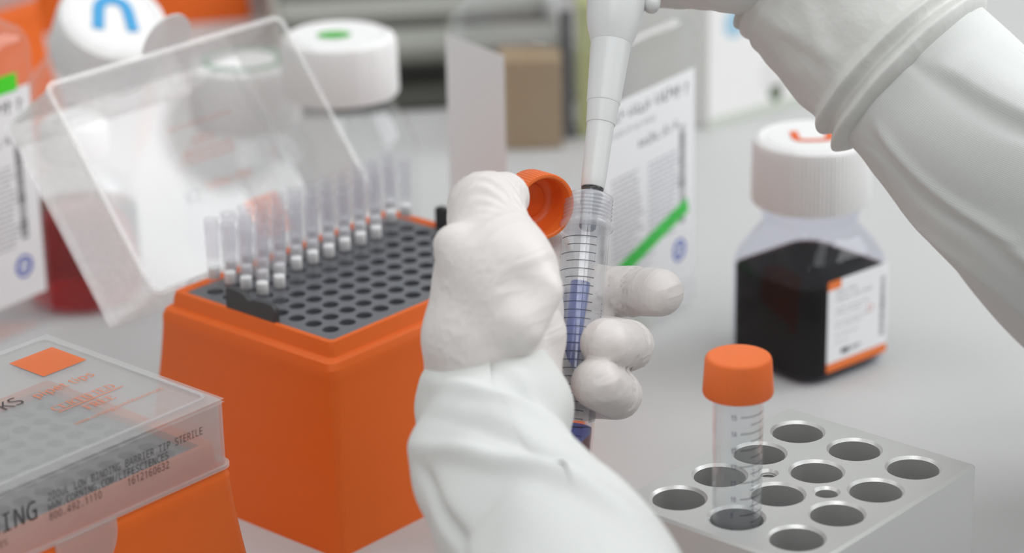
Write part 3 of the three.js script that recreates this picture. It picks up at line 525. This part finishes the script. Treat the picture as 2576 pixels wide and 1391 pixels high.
  R.push(chain([on(0.115, -0.4, 0.04), on(0.16, -0.7, 0.03), on(0.192, -1.2, 0.022), on(0.215, -0.9, 0.012)], [0.014, 0.012, 0.0105, 0.0095]));
  const palm = [bone(wr, on(0.095, 0.2, 0.04), 0.026, 0.0165), bone(on(0.095, 0.2, 0.04), on(0.14, 0.2, 0.04), 0.0165, 0.0175), bone(wr, on(0.14, 0.2, 0.04), 0.026, 0.017)];
  const rightField = (x, y, z) => {
    let d = 1; for (const b of palm) d = smin(d, b(x, y, z), 0.012);
    let e = 1; for (const f of R) { let q = 1; for (const b of f) q = smin(q, b(x, y, z), 0.004); e = Math.min(e, q); }
    d = smin(d, e, 0.004); return d + 0.0004 * Math.sin(x * 480 + y * 330) * Math.sin(z * 450 - y * 280);
  };
  const cuffPath = [[0.071, 0.2159, -0.958], [0.0996, 0.2179, -0.9534], [0.1215, 0.1985, -0.9375], [0.1405, 0.1808, -0.9232], [0.147, 0.175, -0.9187]];
  const bump = (x, w) => Math.exp(-(x * x) / (w * w));
  const wrap = (a) => Math.atan2(Math.sin(a), Math.cos(a));
  const cuff = sweep(cuffPath, (s, a) => {
    let r = 0.0215 + 0.0105 * THREE.MathUtils.smoothstep(s, 0.05, 0.42) + 0.0035 * s;
    r += 0.0013 * Math.sin(s * 90 + 1.4 * Math.sin(a * 2)) * bump(s - 0.34, 0.15);                                // gathered wrist
    r += (0.0011 * bump(wrap(a - 2.2 + 0.9 * s), 0.12) * THREE.MathUtils.smoothstep(s, 0.35, 0.6) + 0.0009 * bump(wrap(a - 0.6 - 1.2 * s), 0.1) + 0.0012 * bump(wrap(a - 3.4 + 0.9 * s), 0.2) + 0.0008 * (noise(a * 4, s * 9) - 0.5)) * (1 - THREE.MathUtils.smoothstep(s, 0.74, 0.84));
    r += 0.003 * bump(s - 0.872, 0.02) + 0.0034 * bump(s - 0.948, 0.022) - 0.0008 * bump(s - 0.91, 0.014);       // rolled double bead
    return r + 0.0002 * Math.sin(a * 9 + s * 30) - 0.006 * THREE.MathUtils.smoothstep(s, 0.97, 1);
  }, { along: 260, round: 140 });
  mesh('glove', join(surface(rightField, V(-0.02, 0.16, -1.06), V(0.14, 0.36, -0.89), 0.002), cuff), M.cuff, p);
  // coverall: trunk, upper arms, hood and legs, with a finer forearm sleeve on each side
  const elbowL = [0.05, 0.055, -0.55], elbowR = [0.2494, 0.0690, -0.9395], shL = [0.26, 0.29, -0.42], shR = [0.43, 0.3, -0.72];
  const B = [bone(elbowL, shL, 0.046, 0.062), bone(elbowR, shR, 0.05, 0.062), bone(shL, shR, 0.062, 0.062), bone([0.33, 0.2, -0.5], [0.47, -0.3, -0.4], 0.12, 0.14), bone([0.42, 0.22, -0.6], [0.5, -0.3, -0.46], 0.115, 0.14),
    bone([0.355, 0.36, -0.54], [0.335, 0.43, -0.565], 0.058, 0.055), bone([0.33, 0.49, -0.57], [0.325, 0.54, -0.575], 0.095, 0.093),
    ...chain([[0.42, -0.36, -0.4], [0.18, -0.34, -0.55], [0.2, -0.84, -0.5]], [0.1, 0.075, 0.055]), ...chain([[0.56, -0.36, -0.5], [0.34, -0.34, -0.72], [0.36, -0.84, -0.68]], [0.1, 0.075, 0.055]), bone([0.2, -0.85, -0.5], [0.13, -0.86, -0.56], 0.045, 0.035), bone([0.36, -0.85, -0.68], [0.29, -0.86, -0.74], 0.045, 0.035)];
  const body = surface((x, y, z) => { let d = 1; for (const b of B) d = smin(d, b(x, y, z), 0.05); return d + 0.003 * Math.sin(x * 40 + y * 30) * Math.sin(z * 45 - y * 22); }, V(-0.05, -0.91, -1.0), V(0.75, 0.72, -0.22), 0.016);
  const sleeveL = sweep([[-0.0072, 0.1245, -0.808], [-0.0074, 0.1185, -0.8], [-0.0072, 0.112, -0.786], [-0.0065, 0.1035, -0.76], [0.0008, 0.1, -0.728], [0.0113, 0.0945, -0.708], [0.03, 0.074, -0.63], elbowL], (s, a) => {
    let r = 0.0172 + 0.0066 * THREE.MathUtils.smoothstep(s, 0.0, 0.1) + 0.0075 * THREE.MathUtils.smoothstep(s, 0.22, 0.5) + 0.006 * s;
    r += 0.0022 * Math.sin(s * 26 + 2.1 * Math.sin(a + 0.6) + 0.8) * bump(s - 0.24, 0.2) * (0.6 + 0.4 * Math.sin(a * 2 + 1)) + 0.0013 * Math.sin(s * 52 - 2 * a) * bump(s - 0.16, 0.1);
    r += 0.0026 * bump(wrap(a - 0.95 + 8.5 * (s - 0.1)), 0.2) * bump(s - 0.2, 0.1) + 0.003 * bump(wrap(a - 1.2 + 6.5 * (s - 0.2)), 0.16) * bump(s - 0.32, 0.11) - 0.0022 * bump(wrap(a - 0.75 + 6.5 * (s - 0.2)), 0.14) * bump(s - 0.32, 0.11);
    r += 0.003 * bump(wrap(a - 0.5 + 5 * (s - 0.3)), 0.15) * bump(s - 0.4, 0.08) - 0.003 * bump(wrap(a - 1.3), 0.1) * THREE.MathUtils.smoothstep(s, 0.2, 0.3) + 0.0014 * bump(wrap(a + 0.2 + 7 * (s - 0.12)), 0.2) * bump(s - 0.16, 0.07);
    r += 0.003 * bump(wrap(a - 5.2 + 1.6 * s), 0.25) * THREE.MathUtils.smoothstep(s, 0.15, 0.4) - 0.0022 * bump(wrap(a - 4.2 - 0.8 * s), 0.2) * THREE.MathUtils.smoothstep(s, 0.2, 0.4) + 0.0016 * (noise(a * 2.4 + 3, s * 16) - 0.5);
    return r;
  }, { along: 260, round: 140 });
  const sleeveR = sweep([[0.126, 0.1945, -0.934], [0.1405, 0.1808, -0.9232], [0.1723, 0.1505, -0.9063], [0.2120, 0.1076, -0.9221], elbowR], (s, a) => {
    let r = 0.0325 + 0.006 * s + 0.004 * THREE.MathUtils.smoothstep(s, 0.2, 0.6);
    const e = wrap(a - 1.6 - 1.75 * (s - 0.14)), t = wrap(a - 0.8), c = wrap(a - 2.12 - 0.1 * Math.sin(s * 22));
    const grow = THREE.MathUtils.smoothstep(s, 0.17, 0.24);
    r += grow * (0.002 * bump(e, 0.07) - 0.0012 * bump(e - 0.17, 0.1) - 0.0007 * bump(c, 0.06) * THREE.MathUtils.smoothstep(s, 0.15, 0.2) * (1 - THREE.MathUtils.smoothstep(s, 0.4, 0.55)));
    r += grow * 0.0034 * THREE.MathUtils.smoothstep(-t, -0.1, 0.05) * THREE.MathUtils.smoothstep(t, -1.4, -0.2) - 0.001 * bump(t - 0.16, 0.07) + grow * 0.0014 * bump(wrap(a - 2.75), 0.12);
    r += 0.0008 * Math.sin(s * 14 + a * 3) + 0.0009 * (noise(a * 3.2 + 9, s * 7) - 0.5);
    return r * THREE.MathUtils.clamp(0.8 + s * 2, 0.8, 1);
  }, { along: 240, round: 200 });
  mesh('coverall', join(body, sleeveL, sleeveR), M.suit, p);
  const f = V(-0.77, 0, -0.64).normalize(), hc = V(0.327, 0.525, -0.573), F = (k, u, s) => hc.clone().addScaledVector(f, k).addScaledVector(V(0, 1, 0), u).addScaledVector(V(f.z, 0, -f.x), s).toArray();
  const face = [bone(F(0.045, 0.02, 0), F(0.05, -0.05, 0), 0.06, 0.048), bone(F(0.1, 0.012, 0), F(0.115, -0.012, 0), 0.007, 0.011)];
  mesh('face', surface((x, y, z) => smin(face[0](x, y, z), face[1](x, y, z), 0.012), V(0.15, 0.38, -0.75), V(0.42, 0.66, -0.46), 0.005), M.skin, p);
  const mask = mesh('face_mask', new THREE.SphereGeometry(0.052, 24, 18).scale(0.9, 0.8, 0.75), M.paper, p); mask.position.set(...F(0.068, -0.045, 0)); mask.rotation.y = Math.atan2(f.x, f.z);
  for (const s of [-0.03, 0.03]) { const e = mesh('eye', new THREE.SphereGeometry(0.012, 16, 12), std(0xdddddd, 0.2), p); e.position.set(...F(0.097, 0.02, s)); const i = mesh('iris', new THREE.SphereGeometry(0.006, 12, 10), M.rubber, e); i.position.copy(f).multiplyScalar(0.0072); }
}
{
  const o = thing('lab_stool', 'round black stool under the seated person', 'stool', [0.5, FLOOR, -0.42]);
  mesh('seat', lathe([[0, 0.36], [0.17, 0.36], [0.18, 0.375], [0.18, 0.4], [0.17, 0.415], [0, 0.42]], 48), M.latch, o);
  mesh('column', lathe([[0.025, 0.03], [0.025, 0.36]], 24), M.steel, o);
  mesh('foot', lathe([[0, 0], [0.23, 0], [0.23, 0.02], [0.03, 0.05], [0, 0.05]], 48), M.steel, o);
}
renderer.render(scene, camera);
